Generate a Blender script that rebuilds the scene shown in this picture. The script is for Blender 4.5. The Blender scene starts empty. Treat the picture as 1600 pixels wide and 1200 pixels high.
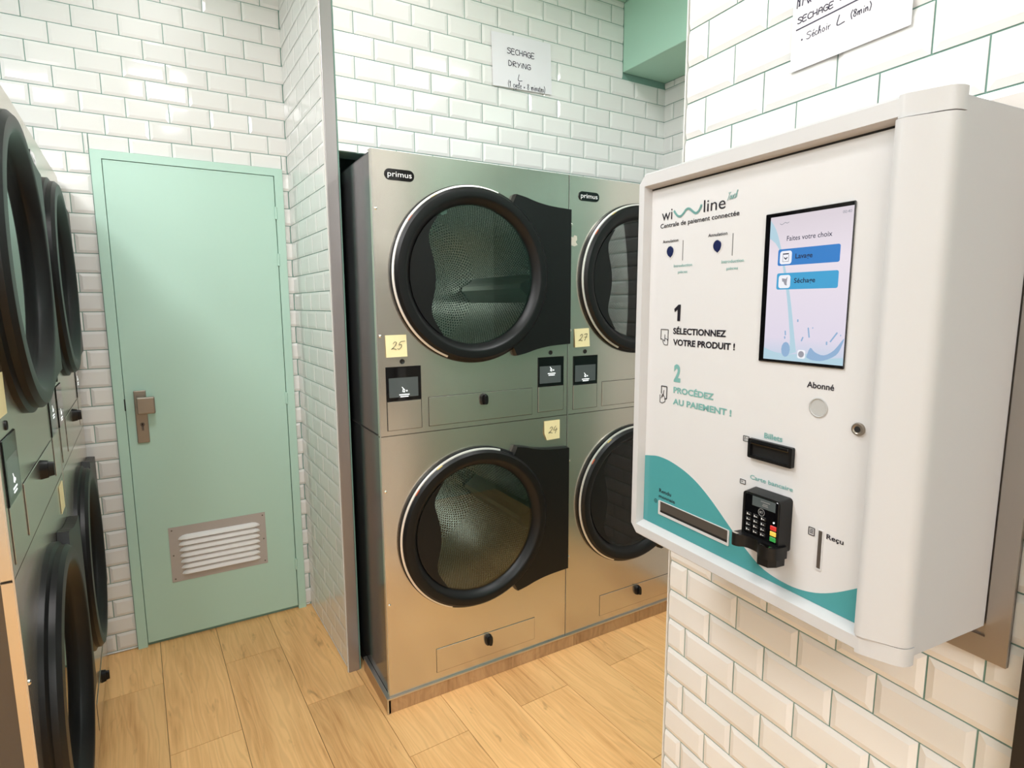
import bpy, bmesh, math, random
from mathutils import Vector, Matrix
random.seed(7)
SC = bpy.context.scene
COL = SC.collection

# ------------------------------------------------------------------ camera
YAW, PITCH, ROLL, FPX, CAMH = 0.5326, 0.1365, -0.0041, 902.25, 1.5123
fw = Vector((math.sin(YAW)*math.cos(PITCH), math.cos(YAW)*math.cos(PITCH), -math.sin(PITCH)))
rt = Vector((math.cos(YAW), -math.sin(YAW), 0)); up = rt.cross(fw)
r2 = rt*math.cos(ROLL)+up*math.sin(ROLL); u2 = -rt*math.sin(ROLL)+up*math.cos(ROLL)
cam = bpy.data.cameras.new('camera'); cam.sensor_width = 36; cam.lens = FPX*36/1600; cam.clip_start = .01
co = bpy.data.objects.new('camera', cam); COL.objects.link(co)
M = Matrix((r2, u2, -fw)).transposed().to_4x4(); M.translation = (0, 0, CAMH); co.matrix_world = M
SC.camera = co

# ------------------------------------------------------------------ world, exposure
W = bpy.data.worlds.new('world'); SC.world = W; W.use_nodes = True
W.node_tree.nodes['Background'].inputs[0].default_value = (.75, .85, 1, 1)
W.node_tree.nodes['Background'].inputs[1].default_value = .25
VS = SC.view_settings
VS.view_transform = 'Standard'; VS.look = 'None'; VS.gamma = 1; VS.use_curve_mapping = False; VS.exposure = 0.10
LAMP = 20.0           # emission of the ceiling downlight lenses
PANEL = 28.0          # emission of the unseen ceiling fill panels
LAMP_COL = (.985, .965, .985)

# room numbers (metres)
YA, XP, YB, XD, ED, XC, XT = 2.9181, .5224, 2.2551, 1.0521, .9947, 2.2295, .584
ZA, ZB, ZD, TV, TH = 2.8146, 2.5777, 2.1172, .0779, .152
CEIL = 2.914; XW = -1.28; YW = -2.2
AP, AD, AL, AF = -.0301, .0585, -.040, -.045     # small skews: partition, right wall, left row, planks
TH_P = math.atan2(-math.cos(AP), math.sin(-AP))
TH_D = math.atan2(-math.cos(AD), -math.sin(AD))
TH_L = math.pi/2 - AL

# ------------------------------------------------------------------ materials
def lin(c): return tuple((v/255/12.92 if v/255 <= .04045 else ((v/255+.055)/1.055)**2.4) for v in c)
MATS = {}
def mat(name, rgb, rough=.5, metal=0, spec=.5, emit=0, coat=0, aniso=0):
    m = bpy.data.materials.new(name); m.use_nodes = True; MATS[name] = m
    b = m.node_tree.nodes['Principled BSDF']; c = lin(rgb)
    b.inputs['Base Color'].default_value = (*c, 1); b.inputs['Roughness'].default_value = rough
    b.inputs['Metallic'].default_value = metal; b.inputs['Specular IOR Level'].default_value = spec
    b.inputs['Coat Weight'].default_value = coat; b.inputs['Anisotropic'].default_value = aniso
    if emit:
        b.inputs['Emission Color'].default_value = (*c, 1); b.inputs['Emission Strength'].default_value = emit
    return m
def nodes(m): return m.node_tree.nodes, m.node_tree.links, m.node_tree.nodes['Principled BSDF']
def noise_bump(m, scale, strength, dist=.002, stretch=None, coord='Object'):
    N, L, b = nodes(m)
    tc = N.new('ShaderNodeTexCoord'); no = N.new('ShaderNodeTexNoise'); no.inputs['Scale'].default_value = scale
    src = tc.outputs[coord]
    if stretch:
        mp = N.new('ShaderNodeMapping'); mp.inputs['Scale'].default_value = stretch; L.new(src, mp.inputs[0]); src = mp.outputs[0]
    L.new(src, no.inputs['Vector']); bp = N.new('ShaderNodeBump'); bp.inputs['Strength'].default_value = strength
    bp.inputs['Distance'].default_value = dist; L.new(no.outputs[0], bp.inputs['Height']); L.new(bp.outputs[0], b.inputs['Normal'])
    return no
def rand_value(m, lo, hi):
    N, L, b = nodes(m); oi = N.new('ShaderNodeObjectInfo'); mr = N.new('ShaderNodeMapRange')
    mr.inputs[3].default_value = lo; mr.inputs[4].default_value = hi; L.new(oi.outputs['Random'], mr.inputs[0])
    mx = N.new('ShaderNodeVectorMath'); mx.operation = 'SCALE'; mx.inputs[0].default_value = b.inputs['Base Color'].default_value[:3]
    L.new(mr.outputs[0], mx.inputs['Scale']); L.new(mx.outputs[0], b.inputs['Base Color'])

tile = mat('glazed_white_tile', (236, 235, 232), .07, spec=.5); rand_value(tile, .94, 1.0); noise_bump(tile, 9, .10, .004)
grout = mat('mint_grey_grout', (122, 158, 146), .85)
noise_bump(grout, 300, .3, .001)
plaster = mat('white_wall_plaster', (238, 239, 236), .7); noise_bump(plaster, 60, .1, .002)
mint = mat('mint_paint', (184, 218, 203), .42); noise_bump(mint, 160, .05, .001)
mint_ceiling = mat('mint_ceiling_paint', (178, 220, 200), .6); noise_bump(mint_ceiling, 120, .05, .001)
trimmetal = mat('satin_aluminium_trim', (168, 163, 162), .36, metal=.7)
whitetrim = mat('white_tile_profile', (226, 225, 220), .3)

steel = mat('brushed_stainless_steel', (212, 206, 196), .24, metal=.92)
def brushed(m, lo, hi, stretch):
    N, L, b = nodes(m)
    tc = N.new('ShaderNodeTexCoord'); mp = N.new('ShaderNodeMapping'); mp.inputs['Scale'].default_value = stretch
    L.new(tc.outputs['Object'], mp.inputs[0]); no = N.new('ShaderNodeTexNoise'); no.inputs['Scale'].default_value = 9; no.inputs['Detail'].default_value = 5
    L.new(mp.outputs[0], no.inputs['Vector']); mr = N.new('ShaderNodeMapRange'); mr.inputs[3].default_value = lo; mr.inputs[4].default_value = hi
    L.new(no.outputs[0], mr.inputs[0]); L.new(mr.outputs[0], b.inputs['Roughness'])
    n2 = N.new('ShaderNodeTexNoise'); n2.inputs['Scale'].default_value = 2.2; n2.inputs['Detail'].default_value = 3; L.new(tc.outputs['Object'], n2.inputs['Vector'])
    m2 = N.new('ShaderNodeMapRange'); m2.inputs[3].default_value = .9; m2.inputs[4].default_value = 1.08; L.new(n2.outputs[0], m2.inputs[0])
    mx = N.new('ShaderNodeVectorMath'); mx.operation = 'SCALE'; mx.inputs[0].default_value = b.inputs['Base Color'].default_value[:3]
    L.new(m2.outputs[0], mx.inputs['Scale']); L.new(mx.outputs[0], b.inputs['Base Color'])
brushed(steel, .20, .28, (60, 60, 1.5))
sidegrey = mat('dark_grey_lacquered_side', (92, 92, 94), .16, metal=.75)
steel_edge = mat('stainless_panel_edge', (206, 202, 196), .3, metal=.9)
black_plastic = mat('satin_black_plastic', (13, 13, 14), .40, spec=.36)
black_gloss = mat('gloss_black_display_glass', (10, 10, 12), .06, spec=.5)
rubber = mat('matt_black_rubber', (9, 9, 10), .6)
gapdark = mat('dark_gap', (20, 19, 18), .8)
chrome = mat('bright_chrome_strip', (236, 232, 226), .12, metal=1); door_strip = mat('pale_metal_door_strip', (232, 228, 222), .34, metal=.5)
screenlit = mat('dim_lcd_screen', (70, 76, 76), .1, emit=.35)
iconwhite = mat('lit_white_icon', (235, 240, 240), .4, emit=1.0)
logo_white = mat('white_logo_print', (240, 240, 240), .4)
orange = mat('orange_sticker', (190, 84, 40), .5); yellowdot = mat('yellow_sticker', (206, 186, 96), .5)

# perforated drum metal: two interleaved grids of dark dots in UV
drum_m = mat('perforated_galvanised_drum', (238, 238, 232), .21, metal=.82)
def perforate(m):
    N, L, b = nodes(m); uv = N.new('ShaderNodeUVMap'); outs = []
    for off in (0, .5):
        ad = N.new('ShaderNodeVectorMath'); ad.operation = 'ADD'; ad.inputs[1].default_value = (off, off, 0); L.new(uv.outputs[0], ad.inputs[0])
        fr = N.new('ShaderNodeVectorMath'); fr.operation = 'FRACTION'; L.new(ad.outputs[0], fr.inputs[0])
        sb = N.new('ShaderNodeVectorMath'); sb.operation = 'SUBTRACT'; sb.inputs[1].default_value = (.5, .5, 0); L.new(fr.outputs[0], sb.inputs[0])
        sc = N.new('ShaderNodeVectorMath'); sc.operation = 'MULTIPLY'; sc.inputs[1].default_value = (.577, 1, 0); L.new(sb.outputs[0], sc.inputs[0])
        ln = N.new('ShaderNodeVectorMath'); ln.operation = 'LENGTH'; L.new(sc.outputs[0], ln.inputs[0]); outs.append(ln.outputs['Value'])
    mn = N.new('ShaderNodeMath'); mn.operation = 'MINIMUM'; L.new(outs[0], mn.inputs[0]); L.new(outs[1], mn.inputs[1])
    lt = N.new('ShaderNodeMath'); lt.operation = 'LESS_THAN'; lt.inputs[1].default_value = .185; L.new(mn.outputs[0], lt.inputs[0])
    mx = N.new('ShaderNodeMix'); mx.data_type = 'RGBA'; mx.inputs[6].default_value = b.inputs['Base Color'].default_value; mx.inputs[7].default_value = (.004, .004, .004, 1)
    L.new(lt.outputs[0], mx.inputs[0]); L.new(mx.outputs[2], b.inputs['Base Color'])
    mr = N.new('ShaderNodeMapRange'); mr.inputs[3].default_value = .27; mr.inputs[4].default_value = .9; L.new(lt.outputs[0], mr.inputs[0]); L.new(mr.outputs[0], b.inputs['Roughness'])
perforate(drum_m)
lifter_m = mat('plain_drum_lifter_metal', (200, 200, 196), .3, metal=1)

def glass_mat(name, tint, ior=1.5):
    m = bpy.data.materials.new(name); m.use_nodes = True; N, L = m.node_tree.nodes, m.node_tree.links
    for n in list(N): N.remove(n)
    out = N.new('ShaderNodeOutputMaterial'); t = N.new('ShaderNodeBsdfTransparent'); t.inputs[0].default_value = (*tint, 1)
    g = N.new('ShaderNodeBsdfGlossy'); g.inputs['Roughness'].default_value = .01; g.inputs[0].default_value = (1, 1, 1, 1)
    f = N.new('ShaderNodeFresnel'); f.inputs[0].default_value = ior; mx = N.new('ShaderNodeMixShader')
    L.new(f.outputs[0], mx.inputs[0]); L.new(t.outputs[0], mx.inputs[1]); L.new(g.outputs[0], mx.inputs[2]); L.new(mx.outputs[0], out.inputs[0])
    return m
door_glass = glass_mat('smoked_door_glass', (.76, .80, .78), 1.5)
pane_glass = glass_mat('window_glass', (.9, .95, .95), 1.5)

# oak look porcelain planks
def wood(name, light, dark, vary=True):
    m = mat(name, light, .42, spec=.4); N, L, b = nodes(m)
    tc = N.new('ShaderNodeTexCoord'); oi = N.new('ShaderNodeObjectInfo')
    ofs = N.new('ShaderNodeVectorMath'); ofs.operation = 'SCALE'; ofs.inputs[0].default_value = (13.7, 29.1, 7.3); L.new(oi.outputs['Random'], ofs.inputs['Scale'])
    ad = N.new('ShaderNodeVectorMath'); ad.operation = 'ADD'; L.new(tc.outputs['Object'], ad.inputs[0]); L.new(ofs.outputs[0], ad.inputs[1])
    def nz(stretch, scale, detail, rough=.6, dist=0):
        mp = N.new('ShaderNodeMapping'); mp.inputs['Scale'].default_value = stretch; L.new(ad.outputs[0], mp.inputs[0])
        n = N.new('ShaderNodeTexNoise'); n.inputs['Scale'].default_value = scale; n.inputs['Detail'].default_value = detail
        n.inputs['Roughness'].default_value = rough; n.inputs['Distortion'].default_value = dist; L.new(mp.outputs[0], n.inputs['Vector']); return n.outputs[0]
    broad = nz((7, 1.0, 1), 1.0, 3, .55, .6); fine = nz((90, 3.2, 1), 1.4, 4, .7, .3); streak = nz((16, .9, 1), 1.3, 2, .5, 1.2)
    mpw = N.new('ShaderNodeMapping'); mpw.inputs['Scale'].default_value = (1, .16, 1); L.new(ad.outputs[0], mpw.inputs[0])
    wv = N.new('ShaderNodeTexWave'); wv.wave_type = 'RINGS'; wv.rings_direction = 'Z'; wv.inputs['Scale'].default_value = 9; wv.inputs['Distortion'].default_value = 11
    wv.inputs['Detail'].default_value = 2; wv.inputs['Detail Scale'].default_value = 1.2; L.new(mpw.outputs[0], wv.inputs['Vector'])
    def mul(a, k):
        n = N.new('ShaderNodeMath'); n.operation = 'MULTIPLY'; L.new(a, n.inputs[0]); n.inputs[1].default_value = k; return n.outputs[0]
    def add(a, c):
        n = N.new('ShaderNodeMath'); n.operation = 'ADD'; L.new(a, n.inputs[0]); L.new(c, n.inputs[1]); return n.outputs[0]
    s = add(add(mul(broad, .50), mul(fine, .30)), add(mul(wv.outputs['Fac'], .07), mul(streak, .20)))
    cr = N.new('ShaderNodeValToRGB'); e = cr.color_ramp.elements
    e[0].position = .34; e[0].color = (*lin(dark), 1); e[1].position = .60; e[1].color = (*lin(light), 1)
    md = e.new(.46); md.color = (*lin(tuple(.35*d+.65*l for d, l in zip(dark, light))), 1); L.new(s, cr.inputs[0])
    mr = N.new('ShaderNodeMapRange'); mr.inputs[3].default_value = .9 if vary else 1; mr.inputs[4].default_value = 1.06 if vary else 1; L.new(oi.outputs['Random'], mr.inputs[0])
    mx = N.new('ShaderNodeVectorMath'); mx.operation = 'SCALE'; 
    def dark_mix(src, fac_out, lo, hi, k, col):
        m_ = N.new('ShaderNodeMapRange'); m_.inputs[1].default_value = lo; m_.inputs[2].default_value = hi; m_.inputs[4].default_value = k; L.new(fac_out, m_.inputs[0])
        x_ = N.new('ShaderNodeMix'); x_.data_type = 'RGBA'; L.new(m_.outputs[0], x_.inputs[0]); L.new(src, x_.inputs[6]); x_.inputs[7].default_value = (*lin(col), 1); return x_.outputs[2]
    c2 = dark_mix(cr.outputs[0], nz((26, 5, 1), 1.0, 3, .6, .8), .63, .78, .55, (140, 92, 54))
    c3 = dark_mix(c2, wv.outputs['Fac'], .88, 1.0, .16, (158, 104, 60))
    L.new(c3, mx.inputs[0]); L.new(mr.outputs[0], mx.inputs['Scale']); L.new(mx.outputs[0], b.inputs['Base Color'])
    bp = N.new('ShaderNodeBump'); bp.inputs['Strength'].default_value = .15; bp.inputs['Distance'].default_value = .001; L.new(fine, bp.inputs['Height']); L.new(bp.outputs[0], b.inputs['Normal'])
    return m
oak = wood('oak_look_plank', (252, 200, 136), (206, 148, 90))
oak_base = wood('oak_look_plinth', (196, 158, 116), (126, 88, 56))
joint = mat('brown_floor_joint', (120, 92, 62), .9)

k_white = mat('white_moulded_plastic', (198, 197, 197), .34, spec=.45)
k_panel = mat('gloss_white_panel', (209, 208, 208), .16, spec=.5)
k_teal = mat('teal_print', (76, 150, 153), .2); k_tealtext = mat('pale_teal_lettering', (118, 168, 163), .3)
k_black = mat('dark_lettering', (28, 24, 34), .35); k_navy = mat('navy_button', (26, 34, 74), .25)
k_grey = mat('reader_dish_shading', (176, 176, 174), .4); k_line = mat('grey_slit', (120, 120, 120), .4)
plate_steel = mat('satin_steel_backplate', (168, 162, 156), .32, metal=.9)
slotmetal = mat('dark_steel_slot', (112, 106, 100), .4, metal=.7)
red_k = mat('red_key', (206, 48, 44), .4); yel_k = mat('yellow_key', (236, 198, 84), .4); grn_k = mat('green_key', (44, 150, 66), .4)
paper = mat('white_paper', (232, 230, 234), .8); noise_bump(paper, 14, .15, .004)
postit = mat('pale_yellow_note_paper', (240, 228, 178), .8)
ink = mat('purple_black_ink', (44, 36, 62), .6); inkdark = mat('black_ink', (40, 40, 44), .6)
tape = mat('torn_clear_tape', (214, 208, 194), .35)
black_frame = mat('black_aluminium_frame', (18, 18, 20), .4)
nickel = mat('satin_nickel', (152, 142, 130), .34, metal=.7)
vent_white = mat('white_louvre', (240, 238, 236), .4); vent_plate = mat('grey_beige_vent_plate', (182, 174, 168), .5, metal=.0)
def emissive(name, rgb, s):
    m = mat(name, rgb, .25, emit=s); m.node_tree.nodes['Principled BSDF'].inputs['Base Color'].default_value = (.02, .02, .02, 1); return m
SCR = .95
scr_btn1 = emissive('screen_blue_button', (40, 122, 196), SCR); scr_btn2 = emissive('screen_cyan_button', (58, 158, 206), SCR)
scr_white = emissive('screen_white', (238, 238, 244), SCR); scr_text = emissive('screen_dark_text', (22, 32, 62), SCR)
scr_water = emissive('screen_pale_water', (176, 206, 220), SCR); scr_water2 = emissive('screen_blue_water', (140, 172, 206), SCR); scr_grey = emissive('screen_grey_mark', (150, 150, 160), SCR)
def screen_bg():
    m = emissive('screen_background', (226, 216, 228), SCR); N, L, b = nodes(m)
    tc = N.new('ShaderNodeTexCoord'); sp = N.new('ShaderNodeSeparateXYZ'); L.new(tc.outputs['Generated'], sp.inputs[0])
    cr = N.new('ShaderNodeValToRGB'); e = cr.color_ramp.elements; e[0].position = 0; e[0].color = (*lin((186, 204, 224)), 1); e[1].position = 1; e[1].color = (*lin((214, 204, 212)), 1)
    q = e.new(.16); q.color = (*lin((220, 212, 228)), 1); q = e.new(.7); q.color = (*lin((230, 220, 230)), 1)
    L.new(sp.outputs['Z'], cr.inputs[0]); L.new(cr.outputs[0], b.inputs['Emission Color']); return m
scr_bg = screen_bg()
lamp_m = bpy.data.materials.new('lit_lamp_lens'); lamp_m.use_nodes = True
panel_m = bpy.data.materials.new('fill_panel_diffuser'); panel_m.use_nodes = True
_b = panel_m.node_tree.nodes['Principled BSDF']; _b.inputs['Emission Color'].default_value = (*LAMP_COL, 1); _b.inputs['Emission Strength'].default_value = PANEL
_b = lamp_m.node_tree.nodes['Principled BSDF']; _b.inputs['Emission Color'].default_value = (*LAMP_COL, 1); _b.inputs['Emission Strength'].default_value = LAMP

# ------------------------------------------------------------------ mesh helpers (local frame: X right, Z up, -Y towards the viewer)
def obj(name, bm, m, parent=None, smooth=False, loc=None):
    me = bpy.data.meshes.new(name); bmesh.ops.recalc_face_normals(bm, faces=bm.faces); bm.to_mesh(me); bm.free(); me.materials.append(m)
    if smooth:
        for p in me.polygons: p.use_smooth = True
        try: me.set_sharp_from_angle(angle=math.radians(38))
        except Exception: pass
    o = bpy.data.objects.new(name, me); COL.objects.link(o)
    if parent: o.parent = parent
    if loc: o.location = loc
    return o
def inst(name, me, parent, loc, rot=(0, 0, 0)):
    o = bpy.data.objects.new(name, me); COL.objects.link(o); o.parent = parent; o.location = loc; o.rotation_euler = rot; return o
def empty(name, loc, rz=0):
    o = bpy.data.objects.new(name, None); COL.objects.link(o); o.location = loc; o.rotation_euler = (0, 0, rz); o.empty_display_size = .05; return o
def tag(o, label, cat=None, group=None, kind=None):
    o['label'] = label
    if cat: o['category'] = cat
    if group: o['group'] = group
    if kind: o['kind'] = kind
    return o
def B(): return bmesh.new()
def box(bm, x0, x1, y0, y1, z0, z1):
    v = [bm.verts.new((x, y, z)) for x in (x0, x1) for y in (y0, y1) for z in (z0, z1)]
    for f in ((0, 1, 3, 2), (4, 6, 7, 5), (0, 4, 5, 1), (2, 3, 7, 6), (0, 2, 6, 4), (1, 5, 7, 3)): bm.faces.new([v[i] for i in f])
    return bm
def rbox(bm, x0, x1, y0, y1, z0, z1, r=.003, seg=2):
    t = B(); box(t, x0, x1, y0, y1, z0, z1)
    bmesh.ops.bevel(t, geom=list(t.edges), offset=r, segments=seg, affect='EDGES', profile=.5)
    me = bpy.data.meshes.new('t'); t.to_mesh(me); t.free(); bm.from_mesh(me); bpy.data.meshes.remove(me); return bm
def prism(bm, pts, y0, y1, inset=0, axis='y'):
    """polygon pts (x,z) from back y1 to front y0; inset shrinks the front outline towards the centroid"""
    cx = sum(p[0] for p in pts)/len(pts); cz = sum(p[1] for p in pts)/len(pts)
    def sh(p):
        if not inset: return p
        d = math.hypot(p[0]-cx, p[1]-cz) or 1; k = (d-inset)/d; return (cx+(p[0]-cx)*k, cz+(p[1]-cz)*k)
    mk = (lambda a, b, c: (a, b, c)) if axis == 'y' else (lambda a, b, c: (a, c, b))
    F = [bm.verts.new(mk(sh(p)[0], y0, sh(p)[1])) for p in pts]; K = [bm.verts.new(mk(p[0], y1, p[1])) for p in pts]
    bm.faces.new(F); bm.faces.new(K[::-1]); n = len(pts)
    for i in range(n): bm.faces.new((F[i], K[i], K[(i+1) % n], F[(i+1) % n]))
    return bm
def lathe(bm, prof, cx, cz, n=64, a0=0, a1=2*math.pi, closed=True):
    """profile of (r, y) revolved about the Y axis through (cx, cz)"""
    full = abs(a1-a0-2*math.pi) < 1e-6; k = n if full else n+1; rings = []
    for i in range(k):
        a = a0+(a1-a0)*i/n
        rings.append([bm.verts.new((cx+r*math.cos(a), y, cz+r*math.sin(a))) for r, y in prof])
    m = len(prof)
    for i in range(n):
        A, C = rings[i], rings[(i+1) % k]
        for j in range(m if closed else m-1):
            bm.faces.new((A[j], A[(j+1) % m], C[(j+1) % m], C[j]))
    if not full and closed: bm.faces.new(rings[0]); bm.faces.new(rings[-1][::-1])
    return bm
def disc(bm, cx, cz, r, y0, y1, n=24):
    return prism(bm, [(cx+r*math.cos(2*math.pi*i/n), cz+r*math.sin(2*math.pi*i/n)) for i in range(n)], y0, y1)
def rrect(x0, x1, z0, z1, r, n=4):
    P = []
    for cx, cz, a in ((x1-r, z1-r, 0), (x0+r, z1-r, 90), (x0+r, z0+r, 180), (x1-r, z0+r, 270)):
        for i in range(n+1): t = math.radians(a+90*i/n); P.append((cx+r*math.cos(t), cz+r*math.sin(t)))
    return P
def frame_ring(bm, outer, inner, y0, y1):
    """ring between two same-length outlines, y0 front"""
    n = len(outer); V = [[bm.verts.new((p[0], y, p[1])) for p in o] for o, y in ((outer, y0), (outer, y1), (inner, y0), (inner, y1))]
    for i in range(n):
        j = (i+1) % n; of, ob, nf, nb = V
        bm.faces.new((of[i], of[j], nf[j], nf[i])); bm.faces.new((ob[j], ob[i], nb[i], nb[j])); bm.faces.new((of[j], of[i], ob[i], ob[j])); bm.faces.new((nf[i], nf[j], nb[j], nb[i]))
    return bm
def smooth_pts(P, k=6):
    out = []
    for i in range(len(P)-1):
        p0, p1, p2, p3 = P[max(i-1, 0)], P[i], P[i+1], P[min(i+2, len(P)-1)]
        for s in range(k):
            t = s/k; out.append(tuple(.5*(2*b+(c-a)*t+(2*a-5*b+4*c-d)*t*t+(3*b-a-3*c+d)*t**3) for a, b, c, d in zip(p0, p1, p2, p3)))
    return out+[P[-1]]
def stroke(bm, P, w, y, thick=.0004):
    """flat pen stroke of width w along the polyline P (x,z)"""
    h = w/2
    for a, b in zip(P, P[1:]):
        d = math.hypot(b[0]-a[0], b[1]-a[1])
        if d < 1e-7: continue
        tx, tz = (b[0]-a[0])/d, (b[1]-a[1])/d; nx, nz = -tz*h, tx*h; e = h*.45
        q = [(a[0]-tx*e+nx*.6, a[1]-tz*e+nz*.6), (a[0]+nx, a[1]+nz), (b[0]+nx, b[1]+nz), (b[0]+tx*e+nx*.6, b[1]+tz*e+nz*.6), (b[0]+tx*e-nx*.6, b[1]+tz*e-nz*.6), (b[0]-nx, b[1]-nz), (a[0]-nx, a[1]-nz), (a[0]-tx*e-nx*.6, a[1]-tz*e-nz*.6)]
        prism(bm, q, y-thick, y)
    return bm
_txt = {}
def text_mesh(s, bold=0.0):
    key = (s, bold)
    if key not in _txt:
        c = bpy.data.curves.new('t', 'FONT'); c.body = s; c.size = 1; c.resolution_u = 3; c.offset = bold; c.fill_mode = 'FRONT'
        o = bpy.data.objects.new('t', c); COL.objects.link(o); bpy.context.view_layer.update()
        dg = bpy.context.evaluated_depsgraph_get(); me = bpy.data.meshes.new_from_object(o.evaluated_get(dg))
        V = [tuple(v.co) for v in me.vertices]; Fs = [tuple(p.vertices) for p in me.polygons]
        bpy.data.objects.remove(o); bpy.data.curves.remove(c); bpy.data.meshes.remove(me); _txt[key] = (V, Fs)
    return _txt[key]
def text(parent, s, u0, u1, zb, cap, m, y, bold=.0, name='lettering', slope=0, shear=0):
    """print s with its left/right edges at u0,u1, baseline zb and capital height cap"""
    V, Fs = text_mesh(s, bold); x0 = min(v[0] for v in V); x1 = max(v[0] for v in V); kx = (u1-u0)/(x1-x0); kz = cap/.72
    me = bpy.data.meshes.new(name)
    me.from_pydata([(u0+(v[0]-x0)*kx+shear*v[1]*kz, y, zb+v[1]*kz+slope*(v[0]-x0)*kx) for v in V], [], Fs); me.materials.append(m)
    o = bpy.data.objects.new(name, me); COL.objects.link(o); o.parent = parent; return o

# hand-drawn letters, one unit tall: (advance, [polylines])
HAND = {
 'S': (.62, [[(.55, .85), (.4, 1), (.15, .95), (.08, .75), (.3, .55), (.5, .33), (.42, .08), (.2, 0), (.02, .12)]]),
 'E': (.6, [[(.52, 1), (.08, .98), (.05, 0), (.5, .02)], [(.06, .5), (.42, .52)]]),
 'C': (.62, [[(.55, .85), (.35, 1), (.12, .8), (.05, .45), (.15, .1), (.35, 0), (.55, .12)]]),
 'H': (.62, [[(.05, 1), (.05, 0)], [(.05, .5), (.5, .52)], [(.5, 1), (.5, 0)]]),
 'A': (.62, [[(.03, 0), (.12, .8), (.3, 1), (.48, .85), (.52, 0)], [(.08, .45), (.52, .45)]]),
 'G': (.62, [[(.52, .85), (.3, 1), (.08, .75), (.05, .3), (.25, 0), (.5, .1), (.52, .45), (.3, .45)]]),
 'D': (.64, [[(.08, 0), (.08, 1), (.35, .9), (.52, .5), (.35, .08), (.08, 0)]]),
 'R': (.6, [[(.06, 0), (.06, 1), (.4, .95), (.45, .7), (.06, .5), (.5, 0)]]),
 'Y': (.56, [[(.03, 1), (.25, .5)], [(.5, 1), (.15, 0)]]),
 'N': (.6, [[(.05, 0), (.07, 1), (.45, 0), (.48, 1)]]),
 'L': (.6, [[(.18, 1), (.06, 0), (.52, .04)]]),
 'T': (.5, [[(0, 1), (.55, 1)], [(.3, 1), (.2, 0)]]),
 'i': (.24, [[(.1, .6), (.1, 0)], [(.12, .84), (.14, .9)]]),
 '(': (.34, [[(.28, 1.15), (.1, .6), (.22, -.15)]]), ')': (.34, [[(.06, 1.15), (.22, .6), (.08, -.15)]]),
 '1': (.36, [[(.02, .7), (.2, 1), (.18, 0)]]), '8': (.48, [[(.38, .85), (.22, 1), (.08, .8), (.36, .3), (.22, 0), (.06, .25), (.38, .85)]]),
 '2': (.62, [[(.08, .75), (.25, 1), (.45, .85), (.35, .45), (.02, .05), (.18, .14), (.6, .02)]]),
 '5': (.7, [[(.78, 1.02), (.3, .95), (.18, .55), (.42, .6), (.5, .3), (.3, .02), (.08, .1)]]),
 '7': (.6, [[(.05, .95), (.5, 1), (.28, 0)], [(.15, .5), (.55, .55)]]),
 '4': (.6, [[(.25, 1), (.05, .4), (.6, .45)], [(.45, .75), (.38, -.1)]]),
 'c': (.36, [[(.32, .5), (.16, .6), (.05, .3), (.16, .02), (.34, .1)]]), 'y': (.4, [[(.05, .6), (.12, .15), (.32, .6)], [(.32, .6), (.22, -.3), (.05, -.25)]]),
 'l': (.26, [[(.02, .1), (.2, .9), (.1, .95), (.08, .1), (.24, .05)]]), 'e': (.36, [[(.05, .3), (.3, .38), (.2, .6), (.06, .35), (.16, .02), (.34, .1)]]),
 'é': (.36, [[(.05, .3), (.3, .38), (.2, .6), (.06, .35), (.16, .02), (.34, .1)], [(.16, .78), (.3, .95)]]),
 '=': (.42, [[(.06, .38), (.32, .38)], [(.06, .2), (.32, .2)]]), ':': (.3, [[(.1, .55), (.12, .6)], [(.1, .1), (.12, .15)]]),
 'm': (.62, [[(.04, .55), (.06, 0)], [(.06, .4), (.2, .6), (.26, 0)], [(.26, .4), (.42, .6), (.48, .02)]]),
 'n': (.42, [[(.04, .55), (.06, 0)], [(.06, .4), (.24, .6), (.3, .02)]]), 'u': (.42, [[(.04, .58), (.08, .08), (.26, .08), (.3, .58)], [(.3, .58), (.34, 0)]]),
 't': (.32, [[(.14, .95), (.12, .08), (.28, .05)], [(.0, .62), (.28, .64)]]), 's': (.34, [[(.28, .55), (.1, .5), (.26, .2), (.04, .04)]]),
 'h': (.46, [[(.02, .1), (.24, .95), (.14, 1), (.1, 0)], [(.1, .35), (.28, .58), (.34, 0)]]), 'o': (.42, [[(.2, .6), (.05, .35), (.16, .02), (.34, .25), (.2, .6)]]),
 'r': (.34, [[(.04, .55), (.08, 0)], [(.08, .4), (.28, .6)]]), ' ': (.36, []), '.': (.3, [[(.1, .3), (.14, .36)]]),
}
def hand(parent, s, u0, u1, zb, h, w, m, y, name='handwriting', slope=0, slant=.0):
    adv = sum(HAND[c][0] for c in s); k = (u1-u0)/adv; x = 0; bm = B()
    for c in s:
        a, ls = HAND[c]
        for l in ls:
            P = smooth_pts(l, 4) if len(l) > 2 else l
            jz = random.uniform(-.04, .04)
            stroke(bm, [(u0+(x+px)*k+slant*pz*h, zb+(pz+jz)*h+slope*(x+px)*k) for px, pz in P], w, y)
        x += a
    return obj(name, bm, m, parent)

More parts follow.
